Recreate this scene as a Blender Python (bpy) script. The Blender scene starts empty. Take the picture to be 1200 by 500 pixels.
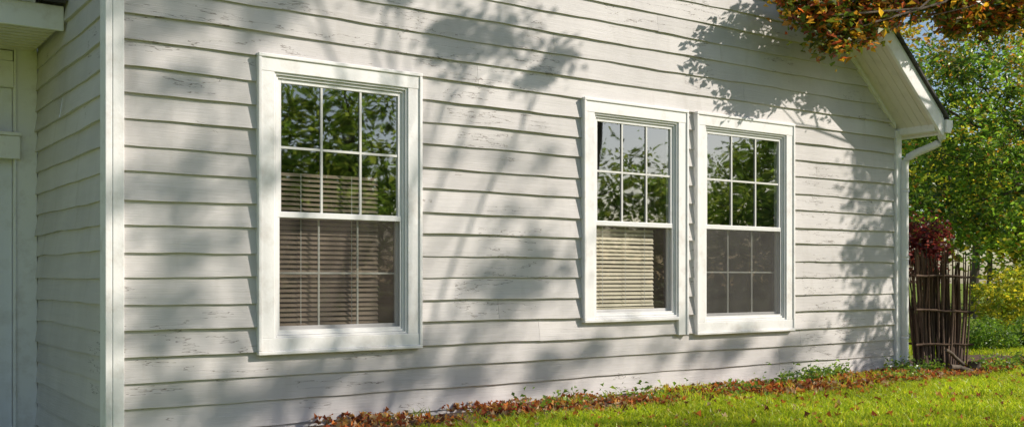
import bpy, math, random
import numpy as np
from mathutils import Vector, Matrix

random.seed(7)
R = np.random.default_rng(11)
scene = bpy.context.scene
COL = scene.collection

# ------------------------------------------------------------------ helpers
def link(o, parent=None):
    COL.objects.link(o)
    if parent is not None:
        o.parent = parent
    return o

def empty(name, loc=(0, 0, 0)):
    e = bpy.data.objects.new(name, None)
    e.empty_display_size = 0.3
    COL.objects.link(e)
    return e

def mesh_np(name, V, F, mat, parent=None, cols=None, tint=None, smooth=False):
    """V (n,3) array, F (m,k) array with constant k"""
    V = np.asarray(V, dtype=np.float32); F = np.asarray(F, dtype=np.int32)
    me = bpy.data.meshes.new(name)
    m, k = F.shape
    me.vertices.add(len(V)); me.vertices.foreach_set('co', V.ravel())
    me.loops.add(m * k); me.loops.foreach_set('vertex_index', F.ravel())
    me.polygons.add(m)
    me.polygons.foreach_set('loop_start', np.arange(0, m * k, k, dtype=np.int32))
    me.update(calc_edges=True)
    if cols is not None:
        ca = me.color_attributes.new(name='Col', type='FLOAT_COLOR', domain='POINT')
        c4 = np.ones((len(V), 4), dtype=np.float32); c4[:, :3] = cols
        ca.data.foreach_set('color', c4.ravel())
    if tint is not None:
        at = me.attributes.new(name='tint', type='FLOAT', domain='POINT')
        at.data.foreach_set('value', np.asarray(tint, dtype=np.float32))
    me.polygons.foreach_set('use_smooth', np.full(m, bool(smooth)))
    me.materials.append(mat)
    o = bpy.data.objects.new(name, me)
    return link(o, parent)

def mesh_py(name, V, F, mat, parent=None, smooth=False, bevel=0.0):
    me = bpy.data.meshes.new(name)
    me.from_pydata([tuple(v) for v in V], [], F); me.update()
    for p in me.polygons: p.use_smooth = smooth
    me.materials.append(mat)
    o = bpy.data.objects.new(name, me)
    if bevel > 0:
        b = o.modifiers.new('bev', 'BEVEL'); b.width = bevel; b.segments = 2
    return link(o, parent)

BOXF = [(0, 1, 3, 2), (4, 6, 7, 5), (0, 4, 5, 1), (2, 3, 7, 6), (0, 2, 6, 4), (1, 5, 7, 3)]
def box(name, x0, x1, y0, y1, z0, z1, mat, parent=None, bevel=0.003):
    V = [(x, y, z) for x in (x0, x1) for y in (y0, y1) for z in (z0, z1)]
    return mesh_py(name, V, BOXF, mat, parent, bevel=bevel)

def boxes(name, lst, mat, parent=None, bevel=0.002):
    V = []; F = []
    for (x0, x1, y0, y1, z0, z1) in lst:
        b = len(V)
        V += [(x, y, z) for x in (x0, x1) for y in (y0, y1) for z in (z0, z1)]
        F += [tuple(i + b for i in f) for f in BOXF]
    return mesh_py(name, V, F, mat, parent, bevel=bevel)

class Tubes:
    def __init__(s, seg=7): s.V = []; s.F = []; s.seg = seg
    def add(s, pts, rad):
        pts = [Vector(p) for p in pts]; n = s.seg; b = len(s.V)
        for i, p in enumerate(pts):
            d = (pts[min(i + 1, len(pts) - 1)] - pts[max(i - 1, 0)]).normalized()
            a = Vector((0, 0, 1)) if abs(d.z) < .9 else Vector((1, 0, 0))
            u = d.cross(a).normalized(); v = d.cross(u)
            for k in range(n):
                t = 2 * math.pi * k / n
                s.V.append(p + (u * math.cos(t) + v * math.sin(t)) * rad[i])
        for i in range(len(pts) - 1):
            for k in range(n):
                s.F.append((b + i * n + k, b + i * n + (k + 1) % n, b + (i + 1) * n + (k + 1) % n, b + (i + 1) * n + k))
        s.F.append(tuple(b + k for k in range(n)))
        s.F.append(tuple(b + (len(pts) - 1) * n + k for k in reversed(range(n))))
    def limb(s, p0, p1, r0, r1, jit=.06, n=6, up=0.0):
        p0 = Vector(p0); p1 = Vector(p1); L = (p1 - p0).length; pts = []; rad = []
        for i in range(n):
            t = i / (n - 1)
            p = p0.lerp(p1, t) + Vector((0, 0, up * L * math.sin(math.pi * t)))
            if 0 < i < n - 1:
                p += Vector((random.uniform(-1, 1), random.uniform(-1, 1), random.uniform(-1, 1))) * jit * L
            pts.append(p); rad.append(r0 + (r1 - r0) * t)
        s.add(pts, rad); return pts
    def build(s, name, mat, parent): return mesh_py(name, s.V, s.F, mat, parent, smooth=True)

# ------------------------------------------------------------------ materials
def mat_new(name):
    m = bpy.data.materials.new(name); m.use_nodes = True
    nt = m.node_tree; nt.nodes.clear()
    out = nt.nodes.new('ShaderNodeOutputMaterial')
    return m, nt, out
def N(nt, t, **kw):
    n = nt.nodes.new(t)
    for k, v in kw.items(): setattr(n, k, v)
    return n
def coords(nt, scale=(1, 1, 1)):
    tc = N(nt, 'ShaderNodeTexCoord'); mp = N(nt, 'ShaderNodeMapping')
    mp.inputs['Scale'].default_value = scale
    nt.links.new(tc.outputs['Object'], mp.inputs['Vector']); return mp.outputs['Vector']
def noise(nt, vec, scale, detail=4, rough=.55):
    n = N(nt, 'ShaderNodeTexNoise'); n.inputs['Scale'].default_value = scale
    n.inputs['Detail'].default_value = detail; n.inputs['Roughness'].default_value = rough
    nt.links.new(vec, n.inputs['Vector']); return n.outputs['Fac']
def ramp(nt, fac, stops):
    r = N(nt, 'ShaderNodeValToRGB'); e = r.color_ramp.elements
    while len(e) < len(stops): e.new(.5)
    for i, (p, c) in enumerate(stops):
        e[i].position = p; e[i].color = (c[0], c[1], c[2], 1)
    nt.links.new(fac, r.inputs['Fac']); return r.outputs['Color']
def mixc(nt, fac, a, b, mode='MIX'):
    m = N(nt, 'ShaderNodeMix', data_type='RGBA', blend_type=mode)
    if isinstance(fac, (int, float)): m.inputs[0].default_value = fac
    else: nt.links.new(fac, m.inputs[0])
    for i, v in ((6, a), (7, b)):
        if isinstance(v, tuple): m.inputs[i].default_value = (*v, 1)
        else: nt.links.new(v, m.inputs[i])
    return m.outputs[2]
def math_(nt, op, a, b=None):
    m = N(nt, 'ShaderNodeMath', operation=op)
    for i, v in enumerate((a, b)):
        if v is None: continue
        if isinstance(v, (int, float)): m.inputs[i].default_value = v
        else: nt.links.new(v, m.inputs[i])
    return m.outputs[0]
def principled(nt, out, color, rough=.6, bump=None, bstr=.3, bdist=.01, spec=.4):
    p = N(nt, 'ShaderNodeBsdfPrincipled')
    if isinstance(color, tuple): p.inputs['Base Color'].default_value = (*color, 1)
    else: nt.links.new(color, p.inputs['Base Color'])
    p.inputs['Roughness'].default_value = rough
    p.inputs['Specular IOR Level'].default_value = spec
    if bump is not None:
        b = N(nt, 'ShaderNodeBump'); b.inputs['Strength'].default_value = bstr; b.inputs['Distance'].default_value = bdist
        nt.links.new(bump, b.inputs['Height']); nt.links.new(b.outputs[0], p.inputs['Normal'])
    nt.links.new(p.outputs[0], out.inputs[0]); return p

def siding_mat():
    m, nt, out = mat_new('painted_siding')
    at = N(nt, 'ShaderNodeAttribute', attribute_name='tint')
    v1 = coords(nt, (1.1, 1.1, 22)); v2 = coords(nt, (1, 1, 1)); v3 = coords(nt, (3, 3, 110))
    g = noise(nt, v1, 1.5, 4); blot = noise(nt, v2, 2.3, 4); grain = noise(nt, v3, 1.5, 3, .65)
    c = ramp(nt, blot, [(.28, (.60, .57, .56)), (.72, (.745, .71, .70))])
    c = mixc(nt, math_(nt, 'MULTIPLY', g, .34), c, (.52, .49, .475))
    tn = ramp(nt, at.outputs['Fac'], [(0, (.85, .85, .85)), (1, (1.0, 1.0, 1.0))])
    c = mixc(nt, 1.0, c, tn, 'MULTIPLY')
    vc = coords(nt, (.5, .5, 4.6)); nc = noise(nt, vc, 1.6, 5, .6)
    d = math_(nt, 'ABSOLUTE', math_(nt, 'SUBTRACT', nc, .5))
    line = math_(nt, 'LESS_THAN', d, .003)
    mask = math_(nt, 'GREATER_THAN', noise(nt, v2, 1.1, 2), .535)
    ck = math_(nt, 'MULTIPLY', math_(nt, 'MULTIPLY', line, mask), .75)
    c = mixc(nt, ck, c, (.16, .13, .11))
    # faint grime runs below the laps
    vd = coords(nt, (7, 7, .9)); gr = noise(nt, vd, 1.3, 4, .6)
    f = N(nt, 'ShaderNodeMapRange'); f.inputs[1].default_value = .56; f.inputs[2].default_value = .78; f.inputs[4].default_value = .35
    nt.links.new(gr, f.inputs[0]); c = mixc(nt, f.outputs[0], c, (.42, .38, .34))
    h = math_(nt, 'SUBTRACT', math_(nt, 'ADD', grain, math_(nt, 'MULTIPLY', g, 1.2)), math_(nt, 'MULTIPLY', ck, 2))
    principled(nt, out, c, .62, h, .4, .006, .3); return m
M_SIDING = siding_mat()

def paint_mat(name, col, dirt=(.5, .47, .42), rough=.45, amt=.45):
    m, nt, out = mat_new(name)
    v = coords(nt, (6, 6, 6)); a = noise(nt, v, 1.2, 5, .65); v2 = coords(nt, (30, 30, 30)); b = noise(nt, v2, 2, 3)
    f = N(nt, 'ShaderNodeMapRange'); f.inputs[1].default_value = .5; f.inputs[2].default_value = .8; f.inputs[4].default_value = amt
    nt.links.new(a, f.inputs[0])
    c = mixc(nt, f.outputs[0], col, dirt)
    principled(nt, out, c, rough, b, .22, .004, .4); return m
M_TRIM = paint_mat('white_trim_paint', (.88, .865, .86), (.56, .50, .45), .5, .65)
M_VINYL = paint_mat('white_vinyl', (.82, .81, .81), (.6, .58, .54), .35)
M_SOFFIT = paint_mat('soffit_paint', (.78, .73, .67))
M_MUNTIN = paint_mat('window_grille', (.70, .69, .66), (.6, .58, .54), .5)
M_BLIND = paint_mat('blind_slat', (.80, .70, .54), (.6, .55, .45), .5)
M_BLIND_TAN = paint_mat('blind_slat_tan', (.34, .26, .20), (.26, .2, .16), .5)
M_DOOR = paint_mat('door_paint', (.80, .80, .84))

def simple_noise_mat(name, stops, scale, rough=.8, bstr=.4, bdist=.02, vs=(1, 1, 1), spec=.3):
    m, nt, out = mat_new(name)
    v = coords(nt, vs); n = noise(nt, v, scale, 4, .6)
    principled(nt, out, ramp(nt, n, stops), rough, n, bstr, bdist, spec); return m
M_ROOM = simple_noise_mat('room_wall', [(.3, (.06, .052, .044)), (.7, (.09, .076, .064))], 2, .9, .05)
M_BARK = simple_noise_mat('bark', [(.3, (.06, .045, .035)), (.7, (.17, .135, .105))], 9, .9, .8, .03, (1, 1, .25))
M_TWIG = simple_noise_mat('twig_wood', [(.3, (.05, .03, .022)), (.7, (.19, .12, .08))], 14, .85, .5, .01, (1, 1, .2))
M_SHINGLE = simple_noise_mat('asphalt_shingle', [(.3, (.04, .04, .042)), (.7, (.11, .10, .095))], 25, .9, .6, .01)
M_SOIL = simple_noise_mat('mulch_soil', [(.3, (.06, .035, .022)), (.55, (.15, .09, .06)), (.75, (.28, .18, .12))], 28, .95, 1.0, .03)
M_CONC = simple_noise_mat('foundation_concrete', [(.3, (.22, .21, .2)), (.7, (.34, .32, .3))], 8, .9, .4, .01)

def ground_mat():
    m, nt, out = mat_new('lawn_ground')
    v = coords(nt); a = noise(nt, v, .5, 4); b = noise(nt, v, 40, 3, .7)
    c = ramp(nt, a, [(.3, (.12, .18, .02)), (.7, (.24, .30, .035))])
    c = mixc(nt, b, c, (.26, .32, .04)); c = mixc(nt, .3, c, ramp(nt, b, [(.35, (.06, .09, .015)), (.6, (.24, .31, .05))]))
    principled(nt, out, c, .9, b, .8, .03, .2); return m
M_LAWN = ground_mat()

def leaf_mat(name, trans=.45, gloss=.05):
    m, nt, out = mat_new(name)
    at = N(nt, 'ShaderNodeAttribute', attribute_name='Col')
    p = N(nt, 'ShaderNodeBsdfDiffuse')
    t = N(nt, 'ShaderNodeBsdfTranslucent'); mx = N(nt, 'ShaderNodeMixShader'); mx.inputs[0].default_value = trans
    br = mixc(nt, 1.0, at.outputs['Color'], (1.7, 1.7, 1.0), 'MULTIPLY')
    nt.links.new(at.outputs['Color'], p.inputs['Color']); nt.links.new(br, t.inputs['Color'])
    nt.links.new(p.outputs[0], mx.inputs[1]); nt.links.new(t.outputs[0], mx.inputs[2])
    if gloss:
        g = N(nt, 'ShaderNodeBsdfGlossy'); g.inputs['Roughness'].default_value = .4
        m2 = N(nt, 'ShaderNodeMixShader'); m2.inputs[0].default_value = gloss
        nt.links.new(mx.outputs[0], m2.inputs[1]); nt.links.new(g.outputs[0], m2.inputs[2]); nt.links.new(m2.outputs[0], out.inputs[0])
    else: nt.links.new(mx.outputs[0], out.inputs[0])
    return m
M_LEAF = leaf_mat('leaf'); M_GRASS = leaf_mat('grass_blade', .4, .03); M_LITTER = leaf_mat('dry_leaf', .2, 0)
M_FAR = leaf_mat('far_leaf', .4, 0)

def glass_mat(name, fac):
    m, nt, out = mat_new(name)
    v = coords(nt, (1, 1, 1)); n = noise(nt, v, 3.0, 1)
    b = N(nt, 'ShaderNodeBump'); b.inputs['Strength'].default_value = .06; b.inputs['Distance'].default_value = .02
    nt.links.new(n, b.inputs['Height'])
    g = N(nt, 'ShaderNodeBsdfGlossy'); g.inputs['Roughness'].default_value = .018; g.inputs['Color'].default_value = (.95, .97, 1, 1)
    nt.links.new(b.outputs[0], g.inputs['Normal'])
    t = N(nt, 'ShaderNodeBsdfTransparent'); t.inputs['Color'].default_value = (.90, .92, .90, 1)
    lw = N(nt, 'ShaderNodeLayerWeight'); lw.inputs['Blend'].default_value = .2
    f = math_(nt, 'ADD', math_(nt, 'MULTIPLY', lw.outputs['Facing'], .25), fac)
    mx = N(nt, 'ShaderNodeMixShader'); nt.links.new(f, mx.inputs[0])
    nt.links.new(t.outputs[0], mx.inputs[1]); nt.links.new(g.outputs[0], mx.inputs[2]); nt.links.new(mx.outputs[0], out.inputs[0])
    return m
M_GLASS = glass_mat('window_glass', .27)
M_GLASS_LOW = glass_mat('window_glass_screened', .08)
def screen_mat(name, fac, c0=(.13, .108, .092), c1=(.19, .16, .138)):
    m, nt, out = mat_new(name)
    d = N(nt, 'ShaderNodeBsdfDiffuse'); v = coords(nt); n = noise(nt, v, 5, 3)
    nt.links.new(ramp(nt, n, [(.3, c0), (.7, c1)]), d.inputs['Color'])
    t = N(nt, 'ShaderNodeBsdfTransparent'); mx = N(nt, 'ShaderNodeMixShader'); mx.inputs[0].default_value = fac
    nt.links.new(t.outputs[0], mx.inputs[1]); nt.links.new(d.outputs[0], mx.inputs[2]); nt.links.new(mx.outputs[0], out.inputs[0])
    return m
M_SCREENS = {1: screen_mat('insect_screen_dense', .30), 2: screen_mat('insect_screen_fine', .15), 3: screen_mat('insect_screen_grey', .42, (.13, .122, .115), (.18, .17, .16))}

# ------------------------------------------------------------------ house
XL, XR, EAVE = 1.457, 8.703, 2.365
SL = .87; XRIDGE = 4.6
ZR = EAVE + SL * (XR - XRIDGE)
LE = ZR - SL * (XRIDGE - XL)
HD = 7.5
Z0 = .04 - .148 * 2
house = empty('clapboard_house')

def siding(name, s0, s1, z0, ztop, mp, openings=(), lim=None, exposure=.148, seed=1):
    rr = random.Random(seed); V = []; F = []; T = []
    z = z0
    while z < ztop - .01:
        zb, zt = z, min(z + exposure, ztop)
        ph = [rr.uniform(0, 6.28) for _ in range(6)]
        amp = rr.uniform(.0010, .0034); dz = rr.uniform(-.005, .005)
        thick = rr.uniform(.014, .025)
        joints = []; s = s0 + rr.uniform(.8, 6.5)
        while s < s1 - .5: joints.append(s); s += rr.uniform(4.5, 8)
        tints = [rr.random() for _ in range(len(joints) + 1)]
        drop = [rr.uniform(-.0025, .0025) for _ in tints]
        sagc = rr.uniform(s0, s1); saga = rr.choice((0, 0, .005, -.006, .007)); sagw = rr.uniform(.15, .5)
        zc = sorted({zb, zt} | {q for (a, b, c, d) in openings for q in (c, d) if zb + .002 < q < zt - .002})
        for za, zq in zip(zc[:-1], zc[1:]):
            mid = (za + zq) / 2
            lo_b, hi_b = lim(za) if lim else (s0, s1)
            lo_t, hi_t = lim(zq) if lim else (s0, s1)
            iv = [(lo_b, hi_b, lo_t, hi_t)]
            for (a, b, c, d) in openings:
                if c < mid < d:
                    nv = []
                    for (p, q, pt, qt) in iv:
                        if a > p and b < q: nv += [(p, a, pt, a), (b, q, b, qt)]
                        else: nv.append((p, q, pt, qt))
                    iv = nv
            for (p, q, pt, qt) in iv:
                cuts = [j for j in joints if p + .1 < j < q - .1]
                edges = [p] + cuts + [q]
                for e0, e1 in zip(edges[:-1], edges[1:]):
                    jm = (e0 + e1) / 2; bi = sum(1 for j in joints if j < jm); ti = tints[bi]
                    g0 = .0008 if e0 != p else 0; g1 = .0008 if e1 != q else 0
                    t0 = e0 + g0 if e0 != p else pt; t1 = e1 - g1 if e1 != q else qt
                    e0b, e1b = e0 + g0, e1 - g1
                    n = max(2, int((e1 - e0) / .08)); base = len(V)
                    for i in range(n + 1):
                        t = i / n; sb = e0b + (e1b - e0b) * t; st = t0 + (t1 - t0) * t
                        w = amp * (math.sin(sb * 1.3 + ph[0]) + math.sin(sb * 3.1 + ph[1]) + .6 * math.sin(sb * 7.7 + ph[2]) + .5 * math.sin(sb * 17 + ph[4]))
                        w += drop[bi] + saga * math.exp(-((sb - sagc) / sagw) ** 2)
                        wo = .0022 * (math.sin(sb * 2.1 + ph[3]) + math.sin(sb * 5.3 + ph[5]))
                        fb = (za - zb) / exposure; ft = (zq - zb) / exposure
                        ob = .005 + (thick + wo) * (1 - fb); ot = .005 + (thick + wo) * (1 - ft)
                        zlow = za + (w + dz if za == zb else 0)
                        V += [mp(sb, zlow, ob), mp(st, zq + (.016 if zq == zt and zt < ztop - .01 else 0), ot), mp(sb, zlow, 0)]
                        T += [ti] * 3
                    for i in range(n):
                        b = base + i * 3
                        F.append((b, b + 3, b + 4, b + 1))
                        if za == zb: F.append((b, b + 2, b + 5, b + 3))
        z += exposure
    return mesh_np(name, V, F, M_SIDING, house, tint=T)

WINS = [
    dict(x0=2.290, x1=3.420, z0=.465, z1=2.276, mr=1.315),
    dict(x0=4.797, x1=5.873, z0=.60, z1=2.264, mr=1.34),
    dict(x0=5.965, x1=7.165, z0=.468, z1=2.266, mr=1.345),
]
CW = .105
ops = []
for w in WINS:
    zb = w['z0'] + .10
    if w is WINS[1]: zb = w['z0'] + .02
    w['op'] = (w['x0'] + CW, w['x1'] - CW, zb, w['z1'] - CW); ops.append(w['op'])

def lim_main(z):
    if z <= EAVE: hi = XR
    else: hi = XR - (z - EAVE) / SL
    lo = XL if z <= LE else XL + (z - LE) / SL
    if hi < lo: hi = lo
    return lo, hi
siding('siding_gable', XL, XR, Z0, ZR - .02, lambda s, z, o: (s, -o, z), ops, lim_main, seed=3)
LW = 2.02
siding('siding_return', 0, LW, Z0, LE, lambda s, z, o: (XL - o, s, z), (), None, seed=8)
siding('siding_side', 0, HD, Z0, EAVE - .02, lambda s, z, o: (XR + o, s, z), (), None, seed=21)
box('back_wall', XL, XR, HD - .1, HD, 0, EAVE, M_SIDING, house)
box('foundation', XL + .02, XR - .02, .012, HD - .12, -.5, .06, M_CONC, house, 0)

def corner(xc, sx, name, ztop, wA=.085, wB=.085, y0=0):
    a = (xc, xc + sx * wA) if sx > 0 else (xc - wA, xc)
    box(name, a[0], a[1], -.040, -.001, -.3, ztop, M_TRIM, house, .004)
    b = (xc - .038, xc - .0005) if sx > 0 else (xc + .0005, xc + .038)
    box(name + '_return', b[0], b[1], -.0375, wB, -.3, ztop - .002, M_TRIM, house, .004)
corner(XL, 1, 'corner_board', LE - .05, .062)
corner(XR, -1, 'corner_board_far', EAVE - .03, .05, .07)

def slab(name, xe, ze, xr, zr, t0, t1, y0, y1, mat, bevel=0):
    V = []
    for y in (y0, y1):
        V += [(xe, y, ze + t0), (xr, y, zr + t0), (xr, y, zr + t1), (xe, y, ze + t1)]
    F = [(0, 1, 2, 3), (7, 6, 5, 4), (0, 4, 5, 1), (1, 5, 6, 2), (2, 6, 7, 3), (3, 7, 4, 0)]
    return mesh_py(name, V, F, mat, house, bevel=bevel)
P = .43
EX = .10
ze = EAVE - .055 - EX * SL + .06
xe = XR + EX
zr2 = ze + SL * (xe - XRIDGE)
slab('soffit_rake', xe - .01, ze, XRIDGE, zr2 - .0087, .0, .02, -P + .03, -.003, M_SOFFIT)
slab('roof_deck', xe, ze, XRIDGE, zr2, .022, .15, -P + .031, HD + .3, M_TRIM)
slab('rake_fascia', xe + .004, ze - .004, XRIDGE, zr2, -.035, .165, -P, -P + .028, M_TRIM, .004)
slab('roof_shingles', xe + .05, ze - .05 * SL, XRIDGE, zr2, .168, .195, -P - .03, HD + .33, M_SHINGLE)
xl = XL - .35; zl = zr2 - SL * (XRIDGE - xl)
slab('soffit_rake_b', xl, zl, XRIDGE - .001, zr2, .0, .02, -P + .03, -.003, M_SOFFIT)
slab('roof_deck_b', xl, zl, XRIDGE - .001, zr2, .022, .15, -P + .031, HD + .3, M_TRIM)
slab('rake_fascia_b', xl, zl, XRIDGE - .001, zr2, -.035, .165, -P, -P + .028, M_TRIM)
slab('roof_shingles_b', xl - .05, zl - .05 * SL, XRIDGE - .001, zr2, .168, .195, -P - .03, HD + .33, M_SHINGLE)
for i in range(5):
    y = -P + .085 + i * .075
    slab('soffit_bead_%d' % i, xe - .012, ze - .002, XRIDGE, zr2 - .0095, -.004, .0, y, y + .007, M_SOFFIT)
slab('frieze_board', XR - .05, ze + SL * (xe - XR + .05), XRIDGE, zr2, -.06, -.004, -.036, -.004, M_TRIM)
box('eave_return', XR + .004, xe - .012, -P + .032, -.0, ze + .01, ze + .09, M_TRIM, house)
box('eave_fascia', xe + .001, xe + .02, -P + .002, HD, ze - .02, ze + .14, M_TRIM, house)
gx = xe + .022
prof = [(0, .12), (0, 0), (.07, 0), (.085, .03), (.105, .06), (.105, .12), (.098, .12), (.098, .064), (.078, .034), (.066, .008), (.008, .008), (.008, .12)]
V = []
for y in (-P - .02, HD): V += [(gx + a, y, ze + .0 + b) for a, b in prof]
n = len(prof); F = [(i, (i + 1) % n, (i + 1) % n + n, i + n) for i in range(n)]
F += [(1, 2, 3, 4, 5, 0)]
gutter = mesh_py('gutter', V, F, M_VINYL, house)
tb = Tubes(10)
dz0 = ze
tb.add([(gx + .05, -.37, dz0 + .01), (gx + .05, -.37, dz0 - .045), (gx + .04, -.345, dz0 - .085), (gx + .02, -.30, dz0 - .11), (XR + .09, -.16, dz0 - .165), (XR + .065, -.095, dz0 - .20), (XR + .054, -.065, dz0 - .24), (XR + .052, -.058, dz0 - .30), (XR + .052, -.058, 1.0), (XR + .052, -.058, .14), (XR + .08, -.10, .06), (XR + .10, -.2, .04)], [.036] * 12)
for zz in (.35, 1.1, 1.75):
    tb.add([(XR + .052, -.058, zz), (XR + .052, -.058, zz + .03)], [.041, .041])
tb.build('downspout', M_VINYL, house)

# ---------------- windows
def quad_y(name, x0, x1, z0, z1, y, mat, parent):
    return mesh_py(name, [(x0, y, z0), (x1, y, z0), (x1, y, z1), (x0, y, z1)], [(0, 1, 2, 3)], mat, parent)

def window(idx, w, blinds):
    par = house
    pre = 'window%d_' % idx
    x0, x1, z0, z1, mr = w['x0'], w['x1'], w['z0'], w['z1'], w['mr']
    ox0, ox1, oz0, oz1 = w['op']
    bb = .022
    rb = oz0 if idx != 2 else .475
    box(pre + 'casing_top', x0 + bb + .0005, x1 - bb - .0005, -.046, -.001, oz1, z1 - bb - .0005, M_TRIM, par, .003)
    box(pre + 'band_top', x0, x1, -.056, -.001, z1 - bb, z1, M_TRIM, par, .004)
    lb = oz0 if idx == 2 else z0 + bb + .0005
    box(pre + 'casing_left', x0 + bb + .0005, ox0, -.044, -.001, oz0, oz1 - .0005, M_TRIM, par, .003)
    box(pre + 'band_left', x0 + .0005, x0 + bb, -.054, -.001, lb, z1 - bb - .0005, M_TRIM, par, .004)
    box(pre + 'casing_right', ox1, x1 - bb - .0005, -.044, -.001, rb, oz1 - .0005, M_TRIM, par, .003)
    box(pre + 'band_right', x1 - bb, x1 - .0005, -.054, -.001, rb if idx == 2 else lb, z1 - bb - .0005, M_TRIM, par, .004)
    if idx == 2:
        box(pre + 'sill', x0 + .004, ox1 - .0005, -.055, -.001, z0 - .005, oz0 - .0005, M_TRIM, par, .004)
    else:
        box(pre + 'casing_bottom', x0 + bb + .0005, x1 - bb - .0005, -.046, -.001, z0 + bb + .0005, oz0 - .0005, M_TRIM, par, .003)
        box(pre + 'band_bottom', x0, x1, -.056, -.001, z0, z0 + bb, M_TRIM, par, .004)
    b = .014
    boxes(pre + 'bead', [(ox0 + .0005, ox0 + b, -.034, .06, oz0, oz1 - .0005), (ox1 - b, ox1 - .0005, -.034, .06, oz0, oz1 - .0005),
                         (ox0 + b + .0005, ox1 - b - .0005, -.034, .06, oz1 - b, oz1 - .001), (ox0 + b + .0005, ox1 - b - .0005, -.034, .06, oz0 + .0005, oz0 + b)], M_VINYL, par)
    a0, a1, c0, c1 = ox0 + b + .001, ox1 - b - .001, oz0 + b + .001, oz1 - b - .001
    f = .016
    boxes(pre + 'jamb', [(a0, a0 + f, -.020, .07, c0, c1), (a1 - f, a1, -.020, .07, c0, c1), (a0 + f, a1 - f, -.020, .07, c1 - f, c1 - .0005), (a0 + f, a1 - f, -.020, .07, c0 + .0005, c0 + f)], M_VINYL, par)
    a0 += f + .0005; a1 -= f + .0005; c0 += f + .0005; c1 -= f + .0005
    s = .024
    boxes(pre + 'sash_upper', [(a0, a0 + s, -.008, .018, mr + .018, c1), (a1 - s, a1, -.008, .018, mr + .018, c1), (a0 + s, a1 - s, -.008, .018, c1 - s, c1 - .0005), (a0 + .0005, a1 - .0005, -.012, .018, mr - .018, mr + .0175)], M_VINYL, par)
    boxes(pre + 'sash_lower', [(a0, a0 + s, .022, .048, c0, mr + .015), (a1 - s, a1, .022, .048, c0, mr + .015), (a0 + s, a1 - s, .022, .048, c0 + .0005, c0 + s + .012), (a0 + s, a1 - s, .022, .048, mr - .02, mr + .0145)], M_VINYL, par)
    g0, g1 = a0 + s, a1 - s
    quad_y(pre + 'glass_upper', g0, g1, mr + .018, c1 - s, .006, M_GLASS, par)
    quad_y(pre + 'glass_lower', g0, g1, c0 + s, mr - .02, .036, M_GLASS_LOW, par)
    def grille(nm, za, zb, y, m=.0075):
        L = []; zm = (za + zb) / 2
        for k in (1, 2):
            xc = g0 + (g1 - g0) * k / 3; L.append((xc - m, xc + m, y, y + .008, za, zb))
        for k in range(3):
            xa = g0 + (g1 - g0) * k / 3 + (m if k else 0); xb = g0 + (g1 - g0) * (k + 1) / 3 - (m if k < 2 else 0)
            L.append((xa + .0004, xb - .0004, y + .0005, y + .0075, zm - m, zm + m))
        boxes(nm, L, M_MUNTIN, par, .001)
    grille(pre + 'grille_upper', mr + .018, c1 - s, -.0035)
    if idx != 2:
        grille(pre + 'grille_lower', c0 + s, mr - .02, .038, .006)
    quad_y(pre + 'insect_screen', a0 + .008, a1 - .008, c0 + .008, mr - .019, -.006, M_SCREENS[idx], par)
    boxes(pre + 'screen_frame', [(a0 + .0005, a0 + .012, -.012, -.002, c0, mr - .019), (a1 - .012, a1 - .0005, -.012, -.002, c0, mr - .019), (a0 + .012, a1 - .012, -.012, -.002, c0, c0 + .014)], M_VINYL, par, .001)
    for bi, (bx0, bx1, bz0, bz1, tilt, yb, bm, cords) in enumerate(blinds):
        V = []; F = []; z = bz0; rb_ = random.Random(idx)
        while z < bz1:
            t = tilt + rb_.uniform(-.1, .1); dy = .0135 * math.cos(t); dzz = .0135 * math.sin(t); k = len(V)
            sg = rb_.uniform(-.004, .004)
            V += [(bx0, yb - dy, z - dzz), (bx1, yb - dy, z - dzz + sg), (bx1, yb + dy, z + dzz + sg), (bx0, yb + dy, z + dzz)]
            F.append((k, k + 1, k + 2, k + 3)); z += .030
        mesh_np(pre + 'blind_slats_%d' % bi, V, F, bm, par)
        L = [(bx0 + q, bx0 + q + .004, yb - .018, yb - .016, bz0, bz1) for q in cords]
        boxes(pre + 'blind_cords_%d' % bi, L, M_MUNTIN, par, 0)
        box(pre + 'blind_bottom_rail_%d' % bi, bx0, bx1, yb - .012, yb + .012, bz0 - .035, bz0 - .018, bm, par)
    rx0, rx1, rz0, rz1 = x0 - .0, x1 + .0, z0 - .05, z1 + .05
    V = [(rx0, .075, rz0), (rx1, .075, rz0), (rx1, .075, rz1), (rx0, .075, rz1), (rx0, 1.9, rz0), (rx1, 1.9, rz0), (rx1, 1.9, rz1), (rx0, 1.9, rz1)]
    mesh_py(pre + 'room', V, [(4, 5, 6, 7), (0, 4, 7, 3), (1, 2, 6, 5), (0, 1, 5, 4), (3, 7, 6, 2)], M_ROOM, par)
window(1, WINS[0], [(2.46, 3.16, .64, 1.58, .9, .085, M_BLIND_TAN, (.15, .5))])
window(2, WINS[1], [(4.93, 5.60, .72, 1.32, 1.0, .072, M_BLIND, (.13, .36, .56))])
window(3, WINS[2], [])

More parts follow.
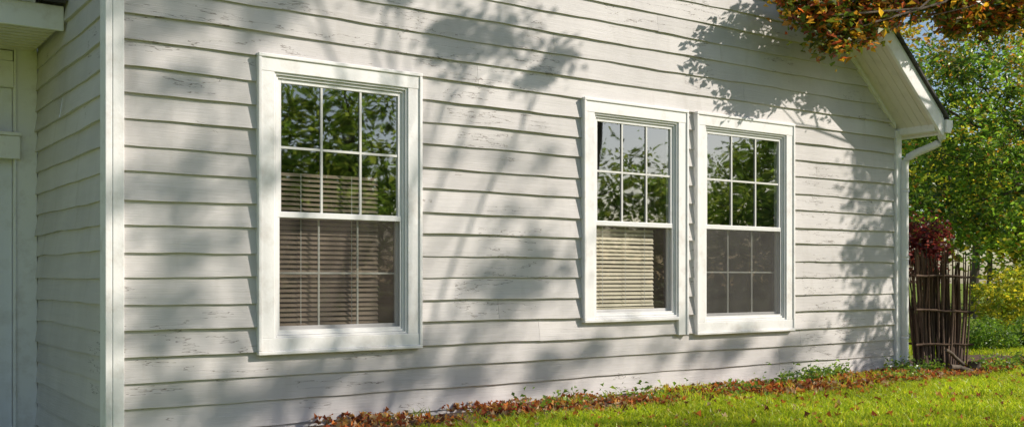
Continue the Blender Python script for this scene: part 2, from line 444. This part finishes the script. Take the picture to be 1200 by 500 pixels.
# ---------------- entry
YD = LW
box('door_wall', -3.0, XL - .145, YD + .1, YD + .25, -.4, 3.3, M_SIDING, house, 0)
box('door_casing', XL - .150, XL - .012, YD - .03, YD + .06, -.4, 2.72, M_TRIM, house, .005)
box('door_casing_backband', XL - .163, XL - .151, YD - .045, YD + .05, -.4, 2.72, M_TRIM, house, .003)
box('door_head', -1.6, XL - .165, YD - .028, YD + .06, 2.27, 2.45, M_TRIM, house, .004)
box('door_slab', -1.5, XL - .166, YD + .03, YD + .075, -.4, 2.268, M_DOOR, house, .004)
L = []
for i in range(3):
    xa = XL - .166 - .12 - (i + 1) * .75
    for (za, zb_) in ((-.2, .15), (.27, .72), (.82, 1.20), (1.3, 1.66)):
        L.append((xa, xa + .62 + .09, YD + .012, YD + .0295, za, zb_))
boxes('door_panels', L, M_DOOR, house, .008)
box('door_ledge', -1.5, XL - .13, YD - .075, YD - .046, 1.76, 1.92, M_TRIM, house, .005)
box('door_ledge_cap', -1.5, XL - .125, YD - .095, YD - .03, 1.921, 1.945, M_TRIM, house, .004)
YE = 1.06
box('entry_fascia', -3.0, XL - .026, YE, YE + .03, 2.50, 2.655, M_TRIM, house, .004)
box('entry_soffit', -3.0, XL - .046, YE + .031, YD + .09, 2.53, 2.55, M_SOFFIT, house, 0)
L = [(-3.0 , XL - .047, YE + .08 + i * .09, YE + .088 + i * .09, 2.524, 2.5295) for i in range(9)]
boxes('entry_soffit_bead', L, M_SOFFIT, house, 0)
mesh_py('entry_roof', [(-3.05, YE - .06, 2.66), (XL - .025, YE - .06, 2.66), (XL - .025, YD + .3, 3.1), (-3.05, YD + .3, 3.1),
                       (-3.05, YE - .06, 2.69), (XL - .025, YE - .06, 2.69), (XL - .025, YD + .3, 3.13), (-3.05, YD + .3, 3.13)],
        [(0, 1, 5, 4), (4, 5, 6, 7), (1, 2, 6, 5), (3, 2, 1, 0), (0, 4, 7, 3)], M_SHINGLE, house)
box('entry_frieze', -3.0, XL - .17, YD - .02, YD + .09, 2.452, 2.5235, M_TRIM, house, .003)

# ------------------------------------------------------------------ ground
gxs = [-150, -30, -6, -2, .4, 1.1, 1.45, 1.8, 2.15, 2.5, 2.9, 6, 12, 30, 150]
gzs = [-.3, -.3, -.3, -.3, -.3, -.28, -.2, -.1, -.02, 0, 0, 0, 0, 0, 0]
gys = [-150, -30, -8, -3, 0, 3, 10, 30, 150]
V = []; F = []
for i, x in enumerate(gxs):
    for j, y in enumerate(gys): V.append((x, y, gzs[i]))
for i in range(len(gxs) - 1):
    for j in range(len(gys) - 1):
        a = i * len(gys) + j; F.append((a, a + len(gys), a + len(gys) + 1, a + 1))
mesh_np('lawn', V, F, M_LAWN, smooth=True)
def bed_edge(x): return -.66 - .08 * math.sin(x * 1.1) - .06 * math.sin(x * 2.9 + 1) - .04 * math.sin(x * 7 + 2) - max(0, x - 8) * .05
V = []; F = []; xs = np.arange(2.3, 13.2, .1)
for i, x in enumerate(xs):
    e = bed_edge(x); back = .0 if x < XR else .9
    for k in range(7):
        t = k / 6; y = back + (e - back) * t
        h = .006 + .035 * math.sin(math.pi * min(1, t * 1.0)) * (0.7 + .3 * math.sin(x * 5 + k)) + random.uniform(0, .008) * (k not in (6,))
        if k == 6: h = .004
        V.append((x, y, h))
    if i:
        for k in range(6):
            a = (i - 1) * 7 + k; F.append((a, a + 1, a + 8, a + 7))
mesh_np('mulch_bed', V, F, M_SOIL, smooth=True)

# ------------------------------------------------------------------ leaves
def leaf_mesh(name, C, S, cols, mat, parent=None, up=.35, width=.5, fold=.25, flat=False):
    n = len(C); C = np.asarray(C); S = np.asarray(S).reshape(-1, 1)
    nr = R.normal(size=(n, 3)); nr[:, 2] = np.abs(nr[:, 2]) + up * 2 if not flat else np.abs(nr[:, 2]) + 1.5
    nr /= np.linalg.norm(nr, axis=1, keepdims=True)
    r = R.normal(size=(n, 3)); u = np.cross(nr, r); u /= np.linalg.norm(u, axis=1, keepdims=True); v = np.cross(nr, u)
    fo = nr * S * fold * R.uniform(.2, 1.2, (n, 1))
    base = C - u * S * .5; tip = C + u * S * .5 - fo * .4
    l = C - u * S * .08 + v * S * width * .5 + fo; rr = C - u * S * .08 - v * S * width * .5 + fo
    V = np.stack([base, l, tip, rr], 1).reshape(-1, 3)
    b = np.arange(n)[:, None] * 4
    F = np.concatenate([b + np.array([[0, 1, 2]]), b + np.array([[0, 2, 3]])], 0)
    return mesh_np(name, V, F, mat, parent, cols=np.repeat(cols, 4, 0))

def palette(n, pal, w=None, var=.25):
    pal = np.array(pal); idx = R.choice(len(pal), n, p=w)
    c = pal[idx] * R.uniform(1 - var, 1 + var, (n, 1)); return c

def clump_points(center, rad, n, clumps, spread=.16, shell=.0):
    d = R.normal(size=(clumps, 3)); d /= np.linalg.norm(d, axis=1, keepdims=True)
    q = d * (R.uniform(shell, 1, (clumps, 1)) ** (1 / 2.2))
    cc = np.array(center) + q * np.array(rad)
    k = R.integers(0, clumps, n)
    sc = R.uniform(.5, 1.4, clumps)
    return cc[k] + R.normal(size=(n, 3)) * spread * sc[k][:, None] * np.array([1, 1, .7]), cc, k

GREEN = [(.05, .10, .018), (.08, .15, .025), (.12, .20, .035), (.17, .23, .04)]
def tree(name, base, fork, trunk_r, clusters, pal, w=None, leaf=.08, seed=0, spread=.2, up=.35, clumpdiv=45, limbr=.42, twigs=14, tone=(.6, 1.35)):
    e = empty(name); random.seed(seed)
    T = Tubes(9)
    fz = Vector(fork); b = Vector(base)
    pts = T.limb(b - Vector((0, 0, .1)), fz, trunk_r, trunk_r * .6, .02, 7)
    T.add([b - Vector((0, 0, .1)), b + Vector((0, 0, .12))], [trunk_r * 1.7, trunk_r * .98])
    allP = []; allC = []
    tw = Tubes(5)
    for (c, rad, n) in clusters:
        c = Vector(c); start = pts[-1 if random.random() < .6 else -2]
        lp = T.limb(start, c, trunk_r * limbr, .008, .04, 7, .06)
        clumps = max(4, int(n / clumpdiv))
        P_, cc, k = clump_points(c, rad, n, clumps, spread)
        allP.append(P_)
        tn = R.uniform(tone[0], tone[1], clumps)[k][:, None]
        allC.append(palette(n, pal, w) * tn)
        for q in cc[:: max(1, len(cc) // twigs)]:
            s = lp[random.choice((4, 5, 6))]
            tw.limb(s, q, .007, .003, .05, 5, .03)
    T.build('trunk', M_BARK, e); tw.build('branches', M_BARK, e)
    P_ = np.concatenate(allP); C_ = np.concatenate(allC)
    leaf_mesh('foliage', P_, leaf * R.uniform(.6, 1.3, len(P_)), C_, M_LEAF, e, up=up, width=.6)
    return e

A_, B_ = 1.2, .95     # sun: direction toward sun (A_,-1,B_)
def tgt(X, z, t): return (X + A_ * t, -t, z + B_ * t)

cl = []
def sh(X, z, t, rx, rz, n, ry=.12): cl.append((tgt(X, z, t), (rx, ry, rz), n))
sh(1.75, 2.35, 7.5, .45, .22, 220); sh(2.3, 2.6, 7.2, .5, .14, 210); sh(1.7, 2.0, 7.3, .4, .06, 80)
sh(1.75, 1.45, 7.8, .55, .10, 190); sh(1.85, 1.12, 7.0, .45, .05, 80)
sh(1.7, .66, 7.4, .5, .07, 130); sh(2.0, .16, 7.1, .8, .12, 400)
sh(3.1, .25, 7.3, .7, .12, 400); sh(3.95, .85, 6.8, .5, .14, 300); sh(4.3, 1.12, 6.7, .3, .06, 70)
sh(4.0, .22, 7.2, .6, .10, 240); sh(5.0, .34, 7.5, .7, .07, 200); sh(6.2, .33, 7.0, .7, .07, 170); sh(7.2, .3, 7.2, .35, .12, 130)
sh(2.8, 1.85, 7.0, .4, .1, 60); sh(4.1, 1.75, 7.7, .5, .04, 70); sh(4.15, 1.4, 7.3, .4, .03, 40)
sh(4.6, 4.8, 8.6, 1.6, .7, 500, .8); sh(2.8, 5.2, 8.6, 1.2, .7, 400, .8)
tree('maple_tree', (12.6, -9.4, 0), (12.4, -9.0, 5.2), .2, cl, GREEN + [(.2, .13, .03)], [.25, .3, .25, .12, .08], .085, 3, .09, limbr=.2, twigs=6)

cl = []
sh(3.95, 2.58, 3.0, .50, .14, 520, .1); sh(3.2, 2.82, 3.1, .45, .08, 280, .1); sh(4.45, 2.42, 2.9, .28, .09, 220, .1)
sh(2.6, 3.05, 3.2, .5, .12, 130, .1); sh(4.6, 4.2, 3.6, .7, .4, 400, .4); sh(3.4, 4.4, 3.8, .8, .4, 400, .4)
tree('cherry_tree', (8.8, -5.2, 0), (8.5, -4.9, 3.4), .10, cl, GREEN, None, .07, 5, .08, limbr=.2, twigs=5)

cl = [((7.12, -.47, 2.96), (.22, .12, .20), 420), ((6.88, -.42, 3.08), (.18, .1, .16), 350), ((6.7, -.42, 3.22), (.2, .1, .12), 300), ((7.35, -.52, 3.10), (.28, .14, .2), 800), ((7.05, -.5, 3.22), (.25, .12, .15), 450), ((7.6, -.58, 3.18), (.25, .14, .16), 700),
      ((7.95, -.66, 3.36), (.35, .16, .16), 900), ((8.45, -.72, 3.38), (.4, .2, .17), 1000), ((8.9, -.6, 3.3), (.4, .22, .14), 1000),
      ((9.3, -.8, 3.4), (.4, .3, .18), 1000), ((9.75, -.7, 3.6), (.4, .3, .2), 800), ((8.9, -.75, 3.6), (.5, .3, .2), 800),
      ((10.2, -.3, 4.1), (.5, .4, .3), 600), ((9.2, -1.1, 4.1), (.8, .5, .4), 1000),
      ((8.2, -.9, 3.9), (.7, .4, .35), 1000), ((11.3, -1.4, 4.6), (1.0, .9, .7), 1000),
      (tgt(8.25, .5, 2.5), (.35, .2, .35), 650), (tgt(8.35, 1.2, 2.7), (.35, .25, .4), 900), (tgt(8.3, 1.9, 2.6), (.35, .3, .35), 800), (tgt(8.35, .1, 2.3), (.35, .2, .2), 350), ((12.2, -2.0, 3.6), (.8, .8, .8), 600)]
AUT = [(.08, .13, .02), (.17, .20, .03), (.40, .20, .03), (.42, .10, .03), (.24, .06, .03), (.62, .38, .04)]
tree('autumn_crabapple_tree', (12.7, -2.6, 0), (12.3, -2.4, 4.3), .13, cl, AUT, [.22, .26, .17, .13, .10, .12], .072, 9, .07, clumpdiv=26, limbr=.15, twigs=6, tone=(.65, 1.5))

cl = []
for (x, y, z, r, n) in [(14.6, 2.4, 1.8, .85, 2400), (15.6, 2.0, 1.9, 1.0, 2200), (14.4, 3.0, 2.8, 1.1, 2800), (15.4, 2.2, 3.1, 1.1, 2600),
                        (14.9, 3.0, 4.0, 1.0, 2000), (16.4, 2.4, 3.3, 1.2, 2000), (13.9, 3.3, 3.7, .8, 1400), (13.6, 3.2, 1.9, .8, 1500), (16.8, 2.2, 1.8, .9, 1300)]:
    cl.append(((x, y, z), (r, r, r * .75), n))
tree('green_shade_tree', (17.4, 2.3, 0), (16.9, 2.4, 2.2), .14, cl, [(.06, .12, .02), (.12, .22, .03), (.20, .32, .04), (.34, .34, .05), (.38, .18, .03)], [.24, .34, .26, .12, .04], .085, 12, .15, clumpdiv=38, limbr=.3, twigs=8, tone=(.35, 1.65))  # wide clump tones put the crown's dark gaps and highlights into leaf colour
cl = [((17.6, 4.0, 4.9), (1.3, 1, .8), 1100), ((19, 4.2, 5.0), (1.2, 1, .6), 900), ((16.4, 4.6, 4.9), (1, 1, .6), 900), ((18.6, 4, 3.6), (1.3, 1, .9), 1300)]
tree('yellow_autumn_tree', (20.2, 4.2, 0), (19, 4.4, 3), .12, cl, [(.18, .21, .03), (.40, .34, .04), (.48, .26, .04)], [.4, .35, .25], .1, 14, .2, limbr=.3, twigs=8)

def mass(name, spots, pal, leaf, nper, spread):
    e = empty(name); T = Tubes(6); PP = []; CC = []
    for (x, y, h, r) in spots:
        T.limb((x, y, -.1), (x, y, h * .55), .13, .06, .02, 5)
        for j in range(5):
            c = (x + R.uniform(-.5, .5) * r, y + R.uniform(-.5, .5) * r, h * R.uniform(.35, .85))
            T.limb((x, y, h * .4), c, .06, .02, .04, 5)
            p, cc, k = clump_points(c, (r * .65, r * .65, h * .2), nper, 22, spread)
            PP.append(p); CC.append(palette(nper, pal) * R.uniform(.5, 1.5, 22)[k][:, None] * R.uniform(.8, 1.2))
    PP = np.concatenate(PP); CC = np.concatenate(CC)
    T.build('trunks', M_BARK, e)
    leaf_mesh('foliage', PP, leaf * R.uniform(.6, 1.4, len(PP)), CC, M_FAR, e, width=.65)
sp = [(22 + i * 2.7, 7 + (i % 3) * 2.2 + i * .6, 5.0 + (i * 37 % 3) * .7, 2.4) for i in range(7)]
sp += [(30, 1, 5, 3), (34, 6, 6, 3), (27, 3.5, 4, 2.2)]
mass('background_trees', sp, [(.10, .18, .03), (.18, .27, .04), (.28, .32, .04), (.40, .34, .04)], .26, 300, .4)
sp = [(10 + i * 3.4, -17 - (i * 29 % 5) * 1.3, 5.0 + (i * 13 % 4) * 1.1, 2.8) for i in range(7)]
sp += [(5.5, -20, 8.0, 3.4), (9, -17, 8.5, 3.0), (12, -18.5, 7.5, 3.0), (24, -13, 4.2, 2.6), (30, -16, 5, 3), (-2, -22, 6, 3)]
mass('street_trees', sp, [(.16, .25, .05), (.24, .34, .07), (.32, .38, .09)], .20, 560, .42)
hx = R.uniform(-5, 60, 9000); hy = -25 + R.normal(size=9000) * .5; hz = R.uniform(0, 1, 9000) * (1.9 + .25 * np.sin(hx * 1.7) + .2 * np.sin(hx * .6))
he = empty('horizon_block_hedge')  # unseen hedge, added to block the bright horizon in the window reflections
leaf_mesh('foliage', np.stack([hx, hy, hz], 1), R.uniform(.2, .42, 9000), palette(9000, [(.05, .09, .02), (.08, .13, .03), (.11, .16, .04)]), M_FAR, he, width=.8)
boxes('stems', [(x, x + .08, -25.05, -24.95, 0, 1.2) for x in np.arange(-5, 60, 1.3)], M_BARK, he, 0)

def shrub(name, c, rad, n, pal, w=None, leaf=.04, spread=.05, stems=10, div=18):
    e = empty(name); T = Tubes(5)
    p, cc, k = clump_points(c, rad, n, max(8, n // div), spread)
    ok = p[:, 2] > .01; p = p[ok]; k = k[ok]
    for i in range(stems):
        q = cc[i % len(cc)]
        T.limb((c[0] + random.uniform(-.08, .08), c[1] + random.uniform(-.08, .08), -.02), tuple(q), .012, .004, .05, 5)
    T.build('stems', M_BARK, e)
    leaf_mesh('foliage', p, leaf * R.uniform(.6, 1.3, len(p)), palette(len(p), pal, w) * R.uniform(.6, 1.4, max(8, n // div))[k][:, None], M_LEAF, e, width=.6)
shrub('burgundy_barberry_bush', (9.46, .22, 1.22), (.29, .25, .38), 2200, [(.20, .03, .04), (.36, .08, .07), (.10, .02, .02), (.12, .10, .03)], [.4, .25, .25, .1], .055, .06, 14)
shrub('boxwood_shrub', (12.45, 1.25, .18), (.45, .4, .24), 3500, [(.11, .20, .03), (.18, .29, .04)], None, .04, .04)
shrub('boxwood_shrub', (13.3, 1.0, .2), (.4, .4, .26), 3500, [(.11, .20, .03), (.18, .29, .04)], None, .04, .04)
shrub('forsythia_shrub', (14.4, 1.9, .58), (.9, .5, .52), 4000, [(.36, .38, .04), (.55, .47, .05), (.2, .28, .04)], None, .07, .07)
shrub('forsythia_shrub', (17.0, 2.6, .7), (1.7, .7, .6), 4000, [(.30, .34, .04), (.44, .42, .05), (.2, .26, .04)], None, .09, .1)

# ------------------------------------------------------------------ twig fence
fe = empty('twig_fence'); T = Tubes(6); random.seed(4)
pA = Vector((8.93, -.02, 0)); pB = Vector((9.42, -.34, 0))
dirv = (pB - pA).normalized(); nrm = Vector((-dirv.y, dirv.x, 0))
for i in range(84):
    t = random.uniform(0, 1); row = random.choice((-1, 0, 1, 2, 3))
    t0 = .12 + t * .78
    b0 = pA.lerp(pB, t0) + nrm * (row * .045 + random.uniform(-.015, .015))
    topt = pA.lerp(pB, -.02 + t * 1.06 + random.uniform(-.08, .08)) + nrm * (row * .06 + random.uniform(-.03, .03))
    h = random.uniform(.95, 1.24)
    m1 = b0.lerp(topt, .5) + nrm * random.uniform(-.02, .02) + dirv * random.uniform(-.025, .025)
    T.add([b0 - Vector((0, 0, .05)), m1 + Vector((0, 0, h * .5)), topt + Vector((0, 0, h))], [random.uniform(.009, .014), random.uniform(.008, .012), .005])
for h in (.28, .62, .95):
    for r in (-.07, .17):
        a = pA.lerp(pB, .02) + nrm * r; b = pA.lerp(pB, 1.0) + nrm * (r + .01)
        T.limb(a + Vector((0, 0, h)), b + Vector((0, 0, h + random.uniform(-.03, .03))), .013, .011, .012, 7)
T.build('woven_sticks', M_TWIG, fe)
lg = Tubes(8)
lg.limb((8.80, -.46, .26), (9.16, -.42, .10), .016, .018, .02, 5); lg.limb((8.86, -.47, .10), (9.3, -.52, .03), .022, .02, .02, 5)
lg.limb((9.22, -.48, -.02), (9.24, -.48, .13), .07, .055, .01, 4)
lg.build('cut_branches', M_BARK, fe)

# ------------------------------------------------------------------ grass, litter, weeds
def blades(name, X, Y, H, cols, z0=0, lean=.5, wd=.0035, mat=None):
    n = len(X); th = R.uniform(0, 6.283, n); a = np.stack([np.cos(th), np.sin(th), np.zeros(n)], 1)
    ln = R.normal(size=(n, 2)) * lean; b = np.stack([X, Y, np.full(n, z0, dtype=float)], 1)
    W = (wd * R.uniform(.7, 1.5, n))[:, None]; H = np.asarray(H)
    mid = b + np.stack([ln[:, 0] * H * .35, ln[:, 1] * H * .35, H * .6], 1)
    tip = b + np.stack([ln[:, 0] * H, ln[:, 1] * H, H * R.uniform(.75, 1, n)], 1)
    V = np.stack([b - a * W, b + a * W, mid + a * W * .8, tip, mid - a * W * .8], 1).reshape(-1, 3)
    k = np.arange(n)[:, None] * 5
    F = np.concatenate([k + np.array([[0, 1, 2]]), k + np.array([[0, 2, 4]]), k + np.array([[4, 2, 3]])], 0)
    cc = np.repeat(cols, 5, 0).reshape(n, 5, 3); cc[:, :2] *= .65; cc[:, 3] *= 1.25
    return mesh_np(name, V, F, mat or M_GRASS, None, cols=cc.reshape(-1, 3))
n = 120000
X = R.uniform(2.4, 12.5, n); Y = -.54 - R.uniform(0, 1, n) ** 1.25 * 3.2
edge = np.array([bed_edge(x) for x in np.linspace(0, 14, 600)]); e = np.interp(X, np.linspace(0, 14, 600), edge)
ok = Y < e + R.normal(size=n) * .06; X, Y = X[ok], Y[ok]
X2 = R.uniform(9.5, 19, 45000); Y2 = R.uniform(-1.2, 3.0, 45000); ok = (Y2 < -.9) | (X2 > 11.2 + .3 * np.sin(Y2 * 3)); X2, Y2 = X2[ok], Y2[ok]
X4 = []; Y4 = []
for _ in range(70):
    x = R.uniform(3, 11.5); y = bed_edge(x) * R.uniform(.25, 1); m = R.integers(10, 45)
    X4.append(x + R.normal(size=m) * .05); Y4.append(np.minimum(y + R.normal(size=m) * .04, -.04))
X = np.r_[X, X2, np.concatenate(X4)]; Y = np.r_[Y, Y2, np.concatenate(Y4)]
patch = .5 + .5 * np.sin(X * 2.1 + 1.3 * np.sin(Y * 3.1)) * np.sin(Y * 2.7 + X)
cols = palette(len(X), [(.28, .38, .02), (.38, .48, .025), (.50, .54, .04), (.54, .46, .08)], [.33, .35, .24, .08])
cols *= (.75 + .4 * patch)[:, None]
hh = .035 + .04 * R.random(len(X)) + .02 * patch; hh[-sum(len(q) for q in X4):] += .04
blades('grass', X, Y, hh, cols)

n = 8500
X = R.uniform(2.6, 11.5, n); e = np.array([bed_edge(x) for x in X])
Y = e * (R.uniform(0, 1.0, n) ** .8) - .0 + R.normal(size=n) * .06; Y = np.minimum(Y, -.035)
clus = (np.sin(X * 3.3) + np.sin(X * 7.1 + Y * 5) + R.normal(size=n) * .9) > -.2 - (X > 5) * .4; X, Y = X[clus], Y[clus]
Z = .03 + R.uniform(0, .045, len(X))
m = 800; X3 = R.uniform(3, 12, m); Y3 = -.65 - R.random(m) ** 2 * 2.2
X = np.r_[X, X3]; Y = np.r_[Y, Y3]; Z = np.r_[Z, np.full(m, .05)]
leaf_mesh('fallen_leaves', np.stack([X, Y, Z], 1), R.uniform(.02, .055, len(X)),
          palette(len(X), [(.30, .08, .045), (.44, .15, .055), (.52, .29, .09), (.14, .055, .035), (.46, .33, .21), (.58, .20, .06)], [.2, .2, .18, .12, .20, .10]), M_LITTER, None, width=.65, fold=.6, flat=True)
W = []
for (x, y, r, nn) in [(7.35, -.12, .22, 300), (7.75, -.1, .12, 160), (8.6, -.16, .18, 300), (8.85, -.28, .15, 200), (6.7, -.3, .2, 140), (5.1, -.35, .3, 130), (9.6, -.5, .35, 400), (10.4, -.4, .4, 400), (4.0, -.5, .25, 90), (5.9, -.55, .3, 150), (8.0, -.6, .3, 150), (4.5, -.2, .2, 60)]:
    p = R.normal(size=(nn, 3)) * np.array([r * .6, r * .35, .045]) + np.array([x, y, .075]); p[:, 2] = np.abs(p[:, 2]); p[:, 1] = np.minimum(p[:, 1], -.045) if x < 8.8 else p[:, 1]; W.append(p)
W = np.concatenate(W)
leaf_mesh('ground_ivy', W, R.uniform(.02, .05, len(W)), palette(len(W), [(.16, .28, .04), (.26, .36, .06), (.10, .18, .03)]), M_LEAF, None, width=.7)

# ------------------------------------------------------------------ light, sky, camera
sd = Vector((A_, -1, B_)).normalized()
elev = math.asin(sd.z)
sun = bpy.data.lights.new('sun', 'SUN'); sun.energy = 5.0; sun.angle = math.radians(.5); sun.color = (1, .92, .81)
so = bpy.data.objects.new('sun', sun); COL.objects.link(so)
so.rotation_euler = sd.to_track_quat('Z', 'Y').to_euler(); so.location = sd * 40
wd = bpy.data.worlds.new('World'); scene.world = wd; wd.use_nodes = True
nt = wd.node_tree; nt.nodes.clear()
sk = nt.nodes.new('ShaderNodeTexSky'); sk.sky_type = 'NISHITA'; sk.sun_disc = False
sk.sun_elevation = elev; sk.sun_rotation = math.atan2(sd.x, sd.y); sk.air_density = 1.0; sk.dust_density = .8
bg = nt.nodes.new('ShaderNodeBackground'); bg.inputs['Strength'].default_value = .12
wo = nt.nodes.new('ShaderNodeOutputWorld'); nt.links.new(sk.outputs[0], bg.inputs[0]); nt.links.new(bg.outputs[0], wo.inputs[0])

cam = bpy.data.cameras.new('camera'); cam.lens = 36; cam.sensor_width = 36; cam.shift_y = .0625; cam.clip_end = 600
co = bpy.data.objects.new('camera', cam); COL.objects.link(co); scene.camera = co
co.location = (0, -5.92, .93); co.rotation_euler = (math.radians(90), 0, -math.atan2(.5767, .817))
scene.view_settings.view_transform = 'Standard'; scene.view_settings.look = 'None'; scene.view_settings.exposure = 0
